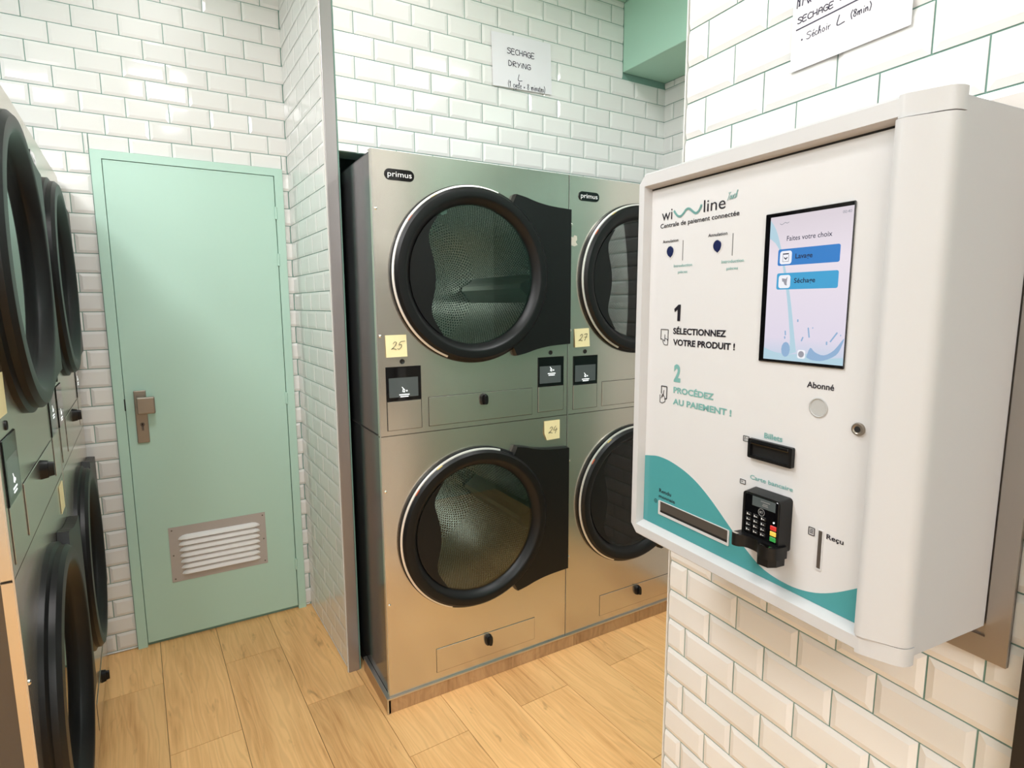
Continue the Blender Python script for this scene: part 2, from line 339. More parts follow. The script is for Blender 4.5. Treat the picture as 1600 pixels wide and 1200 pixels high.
# ------------------------------------------------------------------ tiled walls
_tiles = {}
def tile_mesh(w, h, cl, cr, cb, ct, rise=.0036):
    key = (round(w, 4), round(h, 4), cl, cr, cb, ct, rise)
    if key in _tiles: return _tiles[key]
    x0, x1, z0, z1 = -w/2, w/2, -h/2, h/2; bv = .0115; e = -.0016; f = e-rise
    i0 = x0+(0 if cl else min(bv, w*.45)); i1 = x1-(0 if cr else min(bv, w*.45)); j0 = z0+(0 if cb else min(bv, h*.45)); j1 = z1-(0 if ct else min(bv, h*.45))
    def ey(cut): return f if cut else e
    V = [(x0, 0, z0), (x1, 0, z0), (x1, 0, z1), (x0, 0, z1)]
    V += [(x0, f if (cl and cb) else e, z0), (x1, f if (cr and cb) else e, z0), (x1, f if (cr and ct) else e, z1), (x0, f if (cl and ct) else e, z1)]
    # edge points where the raised field meets a cut side
    V += [(i0, f, j0), (i1, f, j0), (i1, f, j1), (i0, f, j1)]
    F = [(3, 2, 1, 0), (8, 9, 10, 11)]
    for a, b in ((0, 1), (1, 2), (2, 3), (3, 0)):
        F.append((a, b, b+4, a+4)); F.append((a+4, b+4, b+8, a+8))
    me = bpy.data.meshes.new('tile'); me.from_pydata(V, [], F); me.validate(); me.materials.append(tile); _tiles[key] = me
    return me
def tiles(wall, umin, umax, zmin, zmax, zref, phase, par0, holes=(), rise=.0036):
    """running bond: horizontal joints at zref + n*TV; rows with (n % 2 == par0) have vertical joints at phase + k*TH"""
    g = .0016; n0 = math.floor((zmin-zref)/TV); n1 = math.ceil((zmax-zref)/TV); cnt = 0
    for n in range(n0, n1):
        za, zb = zref+n*TV, zref+(n+1)*TV; ph = phase+(0 if n % 2 == par0 else TH/2)
        k0 = math.floor((umin-ph)/TH); k1 = math.ceil((umax-ph)/TH)
        for k in range(k0, k1):
            r = [ph+k*TH, ph+(k+1)*TH, za, zb]; cut = [0, 0, 0, 0]
            if r[0] < umin: r[0] = umin; cut[0] = 1
            if r[1] > umax: r[1] = umax; cut[1] = 1
            if r[2] < zmin: r[2] = zmin; cut[2] = 1
            if r[3] > zmax: r[3] = zmax; cut[3] = 1
            pieces = [(r, cut)]
            for hx0, hx1, hz0, hz1 in holes:
                nxt = []
                for q, c in pieces:
                    if q[1] <= hx0 or q[0] >= hx1 or q[3] <= hz0 or q[2] >= hz1: nxt.append((q, c)); continue
                    if q[0] < hx0: nxt.append(([q[0], hx0, q[2], q[3]], [c[0], 1, c[2], c[3]]))
                    if q[1] > hx1: nxt.append(([hx1, q[1], q[2], q[3]], [1, c[1], c[2], c[3]]))
                    lo, hi = max(q[0], hx0), min(q[1], hx1)
                    if q[3] > hz1: nxt.append(([lo, hi, hz1, q[3]], [int(lo > q[0]) or c[0], int(hi < q[1]) or c[1], 1, c[3]]))
                pieces = nxt
            for q, c in pieces:
                w, h = q[1]-q[0]-2*g, q[3]-q[2]-2*g
                if w < .004 or h < .004: continue
                me = tile_mesh(round(w, 3), round(h, 3), *c, rise)
                inst('tile', me, wall, ((q[0]+q[1])/2, random.uniform(-.0004, .0002), (q[2]+q[3])/2), (random.gauss(0, .0035), 0, random.gauss(0, .0028))); cnt += 1
    return cnt

# floor -----------------------------------------------------------
bm = B(); box(bm, XW, XC+.02, YW, YA+.02, -.08, -.004)
floor = tag(obj('floor', bm, joint), 'light oak-look plank floor of the laundrette', 'floor', kind='structure')
def clip(P, ax, v, keep_less):
    out = []
    for i in range(len(P)):
        a, b = P[i-1], P[i]; ia = (a[ax] <= v) == keep_less; ib = (b[ax] <= v) == keep_less
        if ia != ib:
            t = (v-a[ax])/(b[ax]-a[ax]); out.append(tuple(a[j]+(b[j]-a[j])*t for j in (0, 1)))
        if ib: out.append(b)
    return out
vd = (math.sin(AF), math.cos(AF)); wd = (math.cos(AF), -math.sin(AF)); PW, PL = .2262, .911
for i in range(-7, 12):
    w0 = -.0105+PW*i; ph = 2.577 if (i % 2) else 2.119
    for k in range(-7, 2):
        l0 = ph+(k-1)*PL; g = .0010; c = (w0+PW/2, l0+PL/2)
        q = [(w0+g, l0+g), (w0+PW-g, l0+g), (w0+PW-g, l0+PL-g), (w0+g, l0+PL-g)]
        q = [(a*wd[0]+b*vd[0], a*wd[1]+b*vd[1]) for a, b in q]
        for ax, v, less in ((0, XW, False), (0, XC, True), (1, YW, False), (1, YA, True)):
            q = clip(q, ax, v, less)
            if len(q) < 3: break
        if len(q) < 3: continue
        C = (c[0]*wd[0]+c[1]*vd[0], c[0]*wd[1]+c[1]*vd[1])
        loc = [((x-C[0])*wd[0]+(y-C[1])*wd[1], (x-C[0])*vd[0]+(y-C[1])*vd[1]) for x, y in q]
        bm = B(); prism(bm, loc, 0, -.0045, axis='z')
        p = obj('plank', bm, oak, floor); p.location = (C[0], C[1], 0); p.rotation_euler = (0, 0, -AF)

# ceiling and plain walls -------------------------------------------
bm = B(); box(bm, XW-.1, XC+.1, YW-.1, YA+.1, CEIL, CEIL+.1)
tag(obj('ceiling', bm, mint_ceiling), 'mint painted ceiling above the laundrette', 'ceiling', kind='structure')
bm = B(); box(bm, XW-.1, XW, YW, YA+.1, -.08, CEIL)
tag(obj('wall_left', bm, plaster), 'white wall behind the left row of dryers', 'wall', kind='structure')
bm = B(); box(bm, XW-.1, XC+.1, YW-.1, YW, -.08, CEIL)
tag(obj('wall_front', bm, plaster), 'white wall behind the viewer', 'wall', kind='structure')

# rear wall with the mint door
wA = empty('wall_rear', (0, YA, 0)); bm = B(); box(bm, XW, XC+.1, 0, .1, -.08, CEIL)
wallA = obj('wall_rear', bm, grout); bpy.data.objects.remove(wA); wallA.location = (0, YA, 0)
tag(wallA, 'white bevelled metro tile wall around the mint door', 'wall', kind='structure')
tiles(wallA, -.76, XP, .002, CEIL, ZA, XP-.1568-.152*9, 1, holes=[(-.226, .494, -.1, 2.131), (-.80, -.2259, -.1, ZA-9*TV)])
tiles(wallA, -.76, -.226, .002, ZA-9*TV, ZA, -.226, 1)

# partition between door corridor and dryers
bm = B(); L_P = .664
wallP = obj('wall_partition', bm, grout); bm = B()
box(bm, 0, L_P, 0, .045, -.02, CEIL); bm.to_mesh(wallP.data); bm.free()
wallP.location = (XP, YA, 0); wallP.rotation_euler = (0, 0, TH_P)
tag(wallP, 'narrow tiled partition between the mint door and the right dryers', 'wall', kind='structure')
tiles(wallP, .001, L_P-.012, .002, CEIL, ZA, .094, 0, rise=.0014)
bm = B(); box(bm, L_P-.011, L_P-.002, -.0085, .0, 0, CEIL)
obj('tile_profile', bm, whitetrim, wallP)
bm = B(); rbox(bm, .537, .5815, YB-.004, YB+.012, 0, CEIL-.001, .002)
tag(obj('trim_1', bm, trimmetal), 'grey metal strip covering the end of the tiled partition', 'trim', kind='structure')

# wall above the right dryers
bm = B(); box(bm, XT, XC, 0, .1, 2.079, CEIL)
wallB = obj('wall_upper', bm, grout); wallB.location = (0, YB, 0)
tag(wallB, 'white metro tile wall hanging above the right dryers', 'wall', kind='structure')
tiles(wallB, XT+.001, XC-.001, 2.080, CEIL, ZB, XT+.0739, 1, holes=[(1.946, 2.3, 2.606, 3.2)])
# alcove wall at the far right
bm = B(); box(bm, 0, 2.455, 0, .1, -.08, CEIL)
wallC = obj('wall_alcove', bm, grout); wallC.location = (XC, YB, 0); wallC.rotation_euler = (0, 0, -math.pi/2)
tag(wallC, 'short tiled wall of the alcove under the mint bulkhead', 'wall', kind='structure')
tiles(wallC, .001, 1.10, .002, 2.606, ZB, .062, 0)
bm = B(); box(bm, XC, XC+.1, YB, YA, -.08, CEIL)
tag(obj('wall_recess', bm, plaster), 'wall beside the recess holding the right dryers', 'wall', kind='structure')
bm = B(); box(bm, 1.13, XC, -.30, -.2, -.08, CEIL)
tag(obj('wall_return', bm, mint), 'mint wall closing the alcove behind the payment wall', 'wall', kind='structure')
bm = B(); rbox(bm, 1.9465, XC-.001, -.198, YB-.002, 2.606, CEIL-.001, .004)
tag(obj('trim_2', bm, mint_ceiling), 'mint painted box bulkhead in the upper right alcove', 'bulkhead', kind='structure')

# right wall with the payment terminal
bm = B(); box(bm, 0, .716, 0, .11, -.08, CEIL)
wallD = obj('wall_right', bm, grout); wallD.location = (XD, ED, 0); wallD.rotation_euler = (0, 0, TH_D)
tag(wallD, 'near tiled wall carrying the white payment terminal', 'wall', kind='structure')
tiles(wallD, .0035, .716, .002, CEIL, ZD, .0600, 1)
bm = B(); rbox(bm, -.0005, .0030, -.0082, .111, 0, CEIL-.001, .001)
obj('corner_profile', bm, whitetrim, wallD)
# black shop-front frame that starts where the tiles end
win = empty('window_1', (XD, ED, 0), TH_D); tag(win, 'black framed shop-front at the lower right picture edge', 'window', kind='structure')
for u in (.719, 1.55, 2.40, 3.13):
    bm = B(); rbox(bm, u, u+.055, -.03, .06, 0, CEIL-.002, .003); obj('frame_post', bm, black_frame, win)
for z in (0, 1.0, CEIL-.09):
    bm = B(); rbox(bm, .775, 3.13, -.02, .05, z, z+.07, .003); obj('frame_rail', bm, black_frame, win)
for u0, u1 in ((.775, 1.55), (1.605, 2.40), (2.455, 3.13)):
    bm = B(); box(bm, u0, u1, .012, .018, .07, CEIL-.092); obj('pane', bm, pane_glass, win)

# plinth under the right dryers: wood-look skirting with a steel edge
bm = B(); box(bm, .612, XC-.004, 1.943, 2.90, .001, .052)
pl = tag(obj('plinth', bm, gapdark), 'low wood-look plinth with steel edging under the right dryers', 'plinth', kind='structure')
for nm, a in (('skirting', (.600, 1.452, 1.930, 1.942, .001, .056)), ('skirting', (1.4535, XC-.004, 1.930, 1.942, .001, .056)), ('skirting', (.5955, .6075, 1.930, 2.235, .001, .056))):
    bm = B(); box(bm, *a); obj(nm, bm, oak_base, pl)
bm = B(); box(bm, .594, XC-.004, 1.9275, 1.9425, .056, .0615); box(bm, .594, .6085, 1.9425, 2.236, .056, .0615); box(bm, .594, .5995, 1.9275, 1.9300, .001, .056)
obj('edge_strip', bm, steel_edge, pl)

# ------------------------------------------------------------------ mint door
door = empty('door_1', (0, YA, 0)); tag(door, 'mint green steel door with louvred vent and nickel knob', 'door', kind='structure')
bm = B()
for a in ((-.224, -.1875, 0, 2.129), (.4575, .493, 0, 2.129), (-.1875, .4575, 2.0965, 2.129)): box(bm, a[0], a[1], -.020, .06, a[2], a[3])
obj('door_frame', bm, mint, door)
bm = B(); box(bm, -.1875, .4575, .004, .02, 0, 2.0965); obj('frame_shadow_gap', bm, gapdark, door)
bm = B(); rbox(bm, -.1855, .4550, -.016, .003, .017, 2.0945, .0015); obj('door_leaf', bm, mint, door)
for z in (1.93, 1.72, 1.072, .235):
    bm = B(); lathe(bm, [(.0, 0), (.006, 0), (.006, .055), (0, .055)], 0, 0, 12, closed=False)
    h = obj('hinge', bm, mint, door); h.rotation_euler = (math.pi/2, 0, 0); h.location = (.4562, -.0195, z-.025)
bm = B(); rbox(bm, -.154, -.109, -.027, -.0165, .931, 1.157, .003); hp = obj('handle_plate', bm, nickel, door)
bm = B(); rbox(bm, -.142, -.118, -.062, -.027, 1.070, 1.128, .005); rbox(bm, -.144, -.078, -.078, -.060, 1.062, 1.134, .005); obj('door_knob', bm, nickel, hp)
bm = B(); disc(bm, -.131, 1.012, .0085, -.030, -.027); box(bm, -.135, -.127, -.030, -.027, .985, 1.008); obj('lock_cylinder', bm, slotmetal, hp)
bm = B(); disc(bm, -.131, 1.013, .0035, -.0305, -.0299, 10); obj('keyhole', bm, gapdark, hp)
bm = B(); box(bm, -.1895, -.1850, -.0206, -.017, 1.074, 1.124); obj('latch_slot', bm, gapdark, door)
bm = B(); box(bm, -.073, .328, -.0185, -.0162, .275, .531); vt = obj('vent_plate', bm, vent_plate, door)
for i in range(7):
    z1 = .494-i*.0272; bm = B(); n = 8; cols = []
    x0, x1 = -.038+.001*i, .302-.001*i
    prof = [(0, -.0035), (-.007, -.007), (-.0135, -.0135), (-.0160, -.0225), (-.0130, -.0245), (0, -.0240)]
    for x, k in ((x0, .0), (x0+.006, .45), (x0+.018, .85), (x0+.032, 1), (x1-.032, 1), (x1-.018, .85), (x1-.006, .45), (x1, 0)):
        cols.append([bm.verts.new((x, -.0186+py*k, z1-.0255+(pz+.0255)*(.25+.75*k))) for py, pz in prof])
    for a, b in zip(cols, cols[1:]):
        for j in range(5): bm.faces.new((a[j], b[j], b[j+1], a[j+1]))
    obj('louvre', bm, vent_white, vt, smooth=True)
    bm = B(); box(bm, x0+.014, x1-.014, -.0192, -.0184, z1-.0292, z1-.0236); obj('louvre_gap_shade', bm, gapdark, vt)  # dark strip paints the shaded gap beneath each louvre
for x, z in ((-.06, .517), (.316, .517), (.316, .289), (-.06, .289), (.316, .40), (-.06, .4)):
    bm = B(); disc(bm, x, z, .0035, -.0195, -.0185, 10); obj('screw', bm, slotmetal, vt)

# ------------------------------------------------------------------ stacked dryers
DW = .8015; ZS = .992            # width, seam height above the machine's foot
ROOTZ = .058
def panel_with_hole(bm, x0, x1, z0, z1, cx, cz, r, y0, y1, n=72):
    ang = sorted(set([2*math.pi*i/n for i in range(n)]+[math.atan2(z-cz, x-cx) % (2*math.pi) for x in (x0, x1) for z in (z0, z1)]))
    inn, out = [], []
    for a in ang:
        c, s = math.cos(a), math.sin(a); t = min([(x1-cx)/c if c > 1e-9 else 1e9, (x0-cx)/c if c < -1e-9 else 1e9, (z1-cz)/s if s > 1e-9 else 1e9, (z0-cz)/s if s < -1e-9 else 1e9])
        out.append((cx+c*t, cz+s*t)); inn.append((cx+c*r, cz+s*r))
    frame_ring(bm, out, inn, y0, y1)
CXD = .372; CZU, CZL = 1.557, .590; RD = .321
def make_door(root, cz):
    bm = B(); lathe(bm, [(RD, 0), (RD, -.010), (.311, -.0155), (.311, -.027), (.302, -.036), (.279, -.038), (.270, -.035), (.256, -.014), (.250, -.006), (.250, 0)], CXD, cz, 96)
    d = obj('door', bm, black_plastic, root, smooth=True)
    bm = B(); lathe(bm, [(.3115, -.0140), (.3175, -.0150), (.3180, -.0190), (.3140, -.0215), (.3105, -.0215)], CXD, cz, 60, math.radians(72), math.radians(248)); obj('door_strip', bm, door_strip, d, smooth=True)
    bm = B(); disc(bm, CXD, cz, .2525, -.0085, -.0045, 72); obj('glass', bm, door_glass, d)
    cur = smooth_pts([(-.140, .206), (-.170, .160), (-.178, .125), (-.170, .085), (-.160, .045), (-.155, 0), (-.157, -.04), (-.166, -.085), (-.173, -.12), (-.166, -.155), (-.130, -.214)], 4)
    a1 = math.atan2(-.214, -.130) % (2*math.pi); a0 = math.atan2(.206, -.140)
    arc = [(.2515*math.cos(a1+(a0-a1)*i/24), .2515*math.sin(a1+(a0-a1)*i/24)) for i in range(25)]
    bm = B(); prism(bm, [(CXD+x, cz+z) for x, z in cur+arc[1:-1]], -.0135, -.009); obj('handle_cover', bm, black_plastic, d)
    top = smooth_pts([(.172, .305), (.215, .297), (.265, .284), (.33, .274), (.4275, .268)], 3); bot = [(x, -z) for x, z in top]
    aa = math.radians(60); arc = [(.300*math.cos(aa-2*aa*i/24), .300*math.sin(aa-2*aa*i/24)) for i in range(25)]
    bm = B(); prism(bm, [(CXD+x, cz+z) for x, z in top+bot[::-1]+arc[::-1]], -.026, -.001, inset=.003); obj('hinge_cover', bm, black_plastic, d)
    for a, mt in ((143, orange), (121, yellowdot)):
        bm = B(); lathe(bm, [(.3105, -.0215), (.3122, -.0215), (.3122, -.0275), (.3105, -.0272)], CXD, cz, 4, math.radians(a-2.2), math.radians(a+2.2)); obj('sticker', bm, mt, d)
    # drum behind the door
    bm = B(); uvl = bm.loops.layers.uv.new('UVMap'); n, RR, Y0, Y1 = 72, .30, .028, .60; R0, R1 = [], []
    for i in range(n):
        a = 2*math.pi*i/n; R0.append(bm.verts.new((CXD+RR*math.cos(a), Y0, cz+RR*math.sin(a)))); R1.append(bm.verts.new((CXD+RR*math.cos(a), Y1, cz+RR*math.sin(a))))
    for i in range(n):
        f = bm.faces.new((R0[i], R1[i], R1[(i+1) % n], R0[(i+1) % n])); u0, u1 = i*157/72, (i+1)*157/72
        for lp, (uu, vv) in zip(f.loops, ((u0, 0), (u0, 27.5), (u1, 27.5), (u1, 0))): lp[uvl].uv = (uu, vv)
    rings = [R1]
    for r in (.2, .1, .045):
        rings.append([bm.verts.new((CXD+r*math.cos(2*math.pi*i/n), Y1, cz+r*math.sin(2*math.pi*i/n))) for i in range(n)])
    rv = [0, 5, 10, 10]
    for q in range(3):
        for i in range(n):
            j = (i+1) % n; f = bm.faces.new((rings[q][i], rings[q+1][i], rings[q+1][j], rings[q][j]))
            for lp, (uu, vv) in zip(f.loops, ((i*1.5, rv[q]), (i*1.5, rv[q+1]), ((i+1)*1.5, rv[q+1]), ((i+1)*1.5, rv[q]))): lp[uvl].uv = (uu, vv)
    f = bm.faces.new(rings[3])
    for lp in f.loops: lp[uvl].uv = (.02, 0)
    dr = obj('drum', bm, drum_m, root, smooth=True)
    for k in range(3):
        a = math.radians(232+120*k); bm = B(); P = []
        for (dx, h) in ((-.058, 0), (-.03, .034), (-.012, .062), (.012, .062), (.03, .034), (.058, 0)):
            rr = RR-.001-h; t = a+dx/RR; P.append((CXD+rr*math.cos(t), cz+rr*math.sin(t)))
        prism(bm, P, .05, .585); obj('lifter', bm, lifter_m, dr)
    bm = B(); lathe(bm, [(.262, .014), (.262, .026), (.31, .026), (.31, .014)], CXD, cz, 72); obj('door_seal', bm, rubber, root)
    return d
def knob(root, s, z):
    bm = B(); P = smooth_pts([(-.012, -.018), (-.017, .004), (-.013, .020), (0, .026), (.013, .020), (.017, .004), (.012, -.018), (-.012, -.018)], 3)[:-1]
    prism(bm, [(s+x, z+q) for x, q in P], -.016, -.001, inset=.003); P2 = [(x*.45, q*.8) for x, q in P]; prism(bm, [(s+x, z+q) for x, q in P2], -.027, -.014, inset=.002)
    return bm
def make_dryer():
    root = empty('stacked_dryer', (0, 0, 0))
    T = 1.960
    bm = B()   # painted casing: sides, back, top, bottom, shelf
    for a in ((.004, .008, .018, .945, .0, T-.004), (DW-.008, DW-.004, .018, .945, 0, T-.004), (.004, DW-.004, .94, .945, 0, T-.004), (.004, DW-.004, .028, .945, T-.008, T-.004), (.004, DW-.004, .028, .945, 0, .004)): box(bm, *a)
    obj('casing', bm, sidegrey, root)
    bm = B(); box(bm, .002, .0045, .029, .93, ZS-.0015, ZS+.0015); obj('casing_seam', bm, gapdark, root)
    for nm, z0, z1, cz in (('upper_panel', ZS+.0012, T, CZU), ('lower_panel', 0, ZS-.0012, CZL)):
        bm = B(); panel_with_hole(bm, 0, DW, z0, z1, CXD, cz, .268, 0, .0015)
        for a in ((0, .0015, .0015, .018, z0, z1), (DW-.0015, DW, .0015, .018, z0, z1), (0, DW, .0015, .028, z1-.0015, z1), (0, DW, .0015, .028, z0, z0+.0015)): box(bm, *a)
        obj(nm, bm, steel, root)
        for s in (.0125,):
            for z in ((1.770, 1.345) if nm == 'upper_panel' else (.792, .362)):
                b2 = B(); lathe(b2, [(0, -.004), (.003, -.0038), (.0052, -.002), (.0056, 0), (0, 0)], s, z, 12, closed=False); obj('screw', b2, chrome, root, smooth=True)
    bm = B(); box(bm, -.0003, .0030, -.0006, .002, 0, T); obj('edge_bead', bm, steel_edge, root)
    make_door(root, CZU); make_door(root, CZL)
    # badge
    bm = B(); prism(bm, rrect(.045, .151, 1.866, 1.903, .018, 6), -.003, 0, inset=.001); bd = obj('badge', bm, black_gloss, root)
    text(bd, 'primus', .056, .141, 1.8775, .0185, logo_white, -.0032, .0)
    # displays with blank plates below
    for s0, s1, zt, zb, zp, hs, sc_, ic in ((.028, .156, 1.2355, 1.1155, 1.0115, .0885, (.0365, .1445, 1.1285, 1.1975), (.090, 1.150)), (.657, .783, 1.2385, 1.1205, 1.0165, .718, (.664, .768, 1.133, 1.203), (.720, 1.185))):
        bm = B(); box(bm, s0-.0012, s1+.0012, -.0003, .0, zp-.0012, zt+.0012); obj('plate_gap', bm, gapdark, root)
        bm = B(); rbox(bm, s0, s1, -.0028, 0, zb, zt, .001, 1); dp = obj('display', bm, black_gloss, root)
        bm = B(); box(bm, sc_[0], sc_[1], -.0030, -.0026, sc_[2], sc_[3]); obj('screen', bm, screenlit, dp)
        bm = B(); x, z = ic
        stroke(bm, [(x-.006, z+.014), (x-.001, z+.008), (x-.004, z-.002), (x+.003, z-.004), (x+.004, z+.003), (x-.001, z+.008)], .0022, -.0030); stroke(bm, [(x+.009, z), (x+.014, z)], .002, -.0030); stroke(bm, [(x+.0115, z-.003), (x+.0115, z+.003)], .002, -.003)
        for q, wv in ((-.013, .019), (-.020, .015)): box(bm, x+.002-wv, x+.002+wv, -.0034, -.0030, z+q-.0016, z+q+.0016)
        obj('screen_icon', bm, iconwhite, dp)
        bm = B(); rbox(bm, s0+.001, s1-.001, -.0020, 0, zp, zb-.0012, .0008, 1); obj('blank_plate', bm, steel, root)
        bm = B(); lathe(bm, [(0, -.0012), (.006, -.0012), (.0085, -.0030), (.0092, 0), (0, 0)], hs, zt+.0185, 18, closed=False); obj('card_sensor', bm, rubber, root, smooth=True)
    # lint drawers
    for a, k in (((.184, .628, 1.0125, 1.1185), (.408, 1.090)), ((.192, .641, .034, .131), (.418, .100))):
        bm = B(); box(bm, a[0]-.0014, a[1]+.0014, -.0003, 0, a[2]-.0014, a[3]+.0014); obj('drawer_gap', bm, gapdark, root)
        bm = B(); rbox(bm, a[0], a[1], -.0022, 0, a[2], a[3], .0008, 1); dw = obj('lint_drawer', bm, steel, root)
        obj('latch', knob(dw, *k), black_plastic, dw)
    return root
def copy_tree(o, parent=None, skip=None):
    c = o.copy(); COL.objects.link(c)
    if parent: c.parent = parent
    for ch in list(o.children):
        if skip and ch.name.startswith(skip): continue
        copy_tree(ch, c, skip)
    return c
proto = make_dryer()
Lu = (math.cos(TH_L), math.sin(TH_L)); LO = (-.267, 1.265)
spots = [((.6055, 1.9365, ROOTZ+.004), 0, 'full stainless stacked dryer with notes 25 and 24, right of the tiled partition'),
         ((.6055+.8045, 1.9365, ROOTZ+.004), 0, 'stainless stacked dryer with note 27, partly hidden behind the payment terminal'),
         ((LO[0], LO[1], .045), TH_L, 'nearest stainless stacked dryer of the left row, cut by the left picture edge'),
         ((LO[0]+Lu[0]*.8045, LO[1]+Lu[1]*.8045, .045), TH_L, 'farther stainless stacked dryer of the left row, next to the mint door')]
dryers = []
for i, (loc, rz, lab) in enumerate(spots):
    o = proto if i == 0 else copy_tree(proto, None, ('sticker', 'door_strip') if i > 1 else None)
    o.location = loc; o.rotation_euler = (0, 0, rz); tag(o, lab, 'dryer', 'stacked tumble dryers'); dryers.append(o)
# low base under the left row
bl = empty('plinth', (LO[0], LO[1], 0), TH_L); tag(bl, 'dark low plinth under the left dryer row', 'plinth', kind='structure')
bm = B(); box(bm, .01, 1.60, .012, .9, .001, .0445); obj('base', bm, gapdark, bl)

# ------------------------------------------------------------------ sticky notes and scrap of tape on the dryers
def note(loc, rz, rot, num, lab, w=.0765, shape=None):
    e = empty('sticky_note', loc, rz); bm = B(); h = w/2
    P = shape or [(-h, -h), (h, -h), (h, h), (-h, h)]
    c, s = math.cos(rot), math.sin(rot); P = [(x*c-z*s, x*s+z*c) for x, z in P]
    F = [bm.verts.new((x, -.0022-(.004 if z < 0 else 0), z)) for x, z in P]; K = [bm.verts.new((x, -.0016-(.004 if z < 0 else 0), z)) for x, z in P]
    bm.faces.new(F); bm.faces.new(K[::-1]); n = len(P)
    for i in range(n): bm.faces.new((F[i], K[i], K[(i+1) % n], F[(i+1) % n]))
    obj('note_paper', bm, postit, e)
    hand(e, num, -.020, .022, -.012, .027, .0017, inkdark, -.0062, 'pen_number', slant=.25)
    tag(e, lab, 'note', 'yellow sticky notes'); return e
FY = 1.9365
note((.673, FY, 1.3715), 0, .01, '25', 'yellow sticky note reading 25 above the left display of the front dryer')
note((1.480, FY, 1.3745), 0, .03, '27', 'yellow sticky note reading 27 on the dryer behind the terminal')
note((1.3305, FY, .9985), 0, -.02, '24', 'yellow sticky note with torn corner reading 24 on the lower dryer', shape=[(-.026, -.041), (.038, -.038), (.039, .040), (-.038, .039), (-.039, -.012)])
def lpt(s, z, off): return (LO[0]+Lu[0]*s+off*Lu[1], LO[1]+Lu[1]*s-off*Lu[0], z)
for s, z, lab in ((.068, 1.357, 'yellow sticky note at the left picture edge on the nearest left dryer'), (.715, .985, 'yellow sticky note low on the nearest left dryer beside its seam'), ):
    e = empty('sticky_note', lpt(s, z, 0), TH_L); bm = B(); box(bm, -.038, .038, -.0024, -.0010, -.038, .038); obj('note_paper', bm, postit, e); tag(e, lab, 'note', 'yellow sticky notes')
bm = B(); prism(bm, [(-.020, .020), (-.004, .012), (.004, .022), (.016, .019), (.017, .004), (.010, -.004), (.020, -.016), (.004, -.022), (-.016, -.018), (-.019, -.004), (-.010, .003)], -.0008, -.0002)
t = obj('tape_scrap', bm, tape); t.location = (1.434, FY, 1.768); tag(t, 'torn scrap of clear tape left on the dryer above note 27', 'tape')

# ------------------------------------------------------------------ paper signs
e = empty('paper_sign', (1.382, YB-.0082, 2.533)); e.rotation_euler = (0, -.035, 0)
bm = B(); n = 6; V0 = []
for i in range(n+1):
    x = -.1485+.297*i/n; V0.append([bm.verts.new((x, -.0012-.002*math.sin(i/n*math.pi)+dy, z)) for z in (-.105, .105) for dy in (0, -.0006)])
for a, b in zip(V0, V0[1:]):
    for q in ((0, 2), (2, 3), (3, 1), (1, 0)): bm.faces.new((a[q[0]], a[q[1]], b[q[1]], b[q[0]]))
bm.faces.new([V0[0][i] for i in (0, 1, 3, 2)]); bm.faces.new([V0[-1][i] for i in (0, 2, 3, 1)])
obj('sheet', bm, paper, e)
hand(e, 'SECHAGE', -.076, .062, .031, .021, .0028, ink, -.0042, slope=-.02); hand(e, 'DRYiNG', -.073, .042, -.018, .020, .0028, ink, -.0042, slope=-.01)
hand(e, 'L', -.028, -.002, -.070, .024, .0024, ink, -.0042)
hand(e, '(1 cycle = 8 minutes)', -.078, .114, -.101, .022, .0020, ink, -.0042, slope=.0)
tag(e, 'white paper sign reading SECHAGE DRYING L above the right dryers', 'sign')

e = empty('paper_sign', (XD, ED, 0), TH_D)
bm = B(); prism(bm, [(.276, 1.936), (.487, 1.936), (.485, 2.233), (.274, 2.233)], -.0096, -.0088); obj('sheet', bm, paper, e)
Y2 = -.0098
hand(e, 'SECHAGE', .2860, .3565, 2.0170, .0098, .0016, ink, Y2, slope=-.01); bm = B(); stroke(bm, [(.2846, 2.0066), (.3976, 2.0097), (.45, 2.011)], .0021, Y2); obj('underline', bm, ink, e)
hand(e, 'Séchoir', .3060, .3530, 1.9835, .0115, .0010, ink, Y2); hand(e, 'L', .3625, .3800, 1.9845, .0150, .0015, ink, Y2); hand(e, '(8min)', .3870, .4240, 1.9850, .0110, .0013, ink, Y2)
bm = B(); disc(bm, .2972, 1.9862, .0017, Y2-.0003, Y2, 10); obj('bullet', bm, ink, e)
bm = B()
for P in ([(.2835, 2.044), (.2845, 2.060), (.2885, 2.052), (.2890, 2.046)], [(.2870, 2.046), (.2900, 2.060)], [(.2940, 2.045), (.2955, 2.058), (.2990, 2.052)], [(.3030, 2.052), (.3060, 2.044), (.3090, 2.050), (.3110, 2.044)], [(.3668, 2.0225), (.3720, 2.0228)]): stroke(bm, P, .0018, Y2)
obj('handwriting', bm, ink, e)
tag(e, 'white handwritten paper sign above the payment terminal, cut by the top picture edge', 'sign')

# ------------------------------------------------------------------ payment terminal
K = empty('payment_terminal', (XD, ED, 0), TH_D); tag(K, 'large white wall-mounted payment terminal with touch screen and card reader', 'payment terminal')
PF = -.215
bm = B(); box(bm, .105, .697, -.0115, -.0080, .992, 1.79); frame_ring(bm, [(.105, .992), (.697, .992), (.697, 1.79), (.105, 1.79)], [(.12, 1.026), (.6685, 1.026), (.6685, 1.75), (.12, 1.75)], -.016, -.008); obj('back_plate', bm, plate_steel, K)
bm = B(); prism(bm, [(.130, -.0118), (.128, -.206), (.604, -.206), (.6600, -.196), (.6660, -.0118)], 1.0385, 1.7575, axis='z')
bmesh.ops.bevel(bm, geom=list(bm.edges), offset=.004, segments=2, affect='EDGES'); obj('housing', bm, k_white, K, smooth=True)
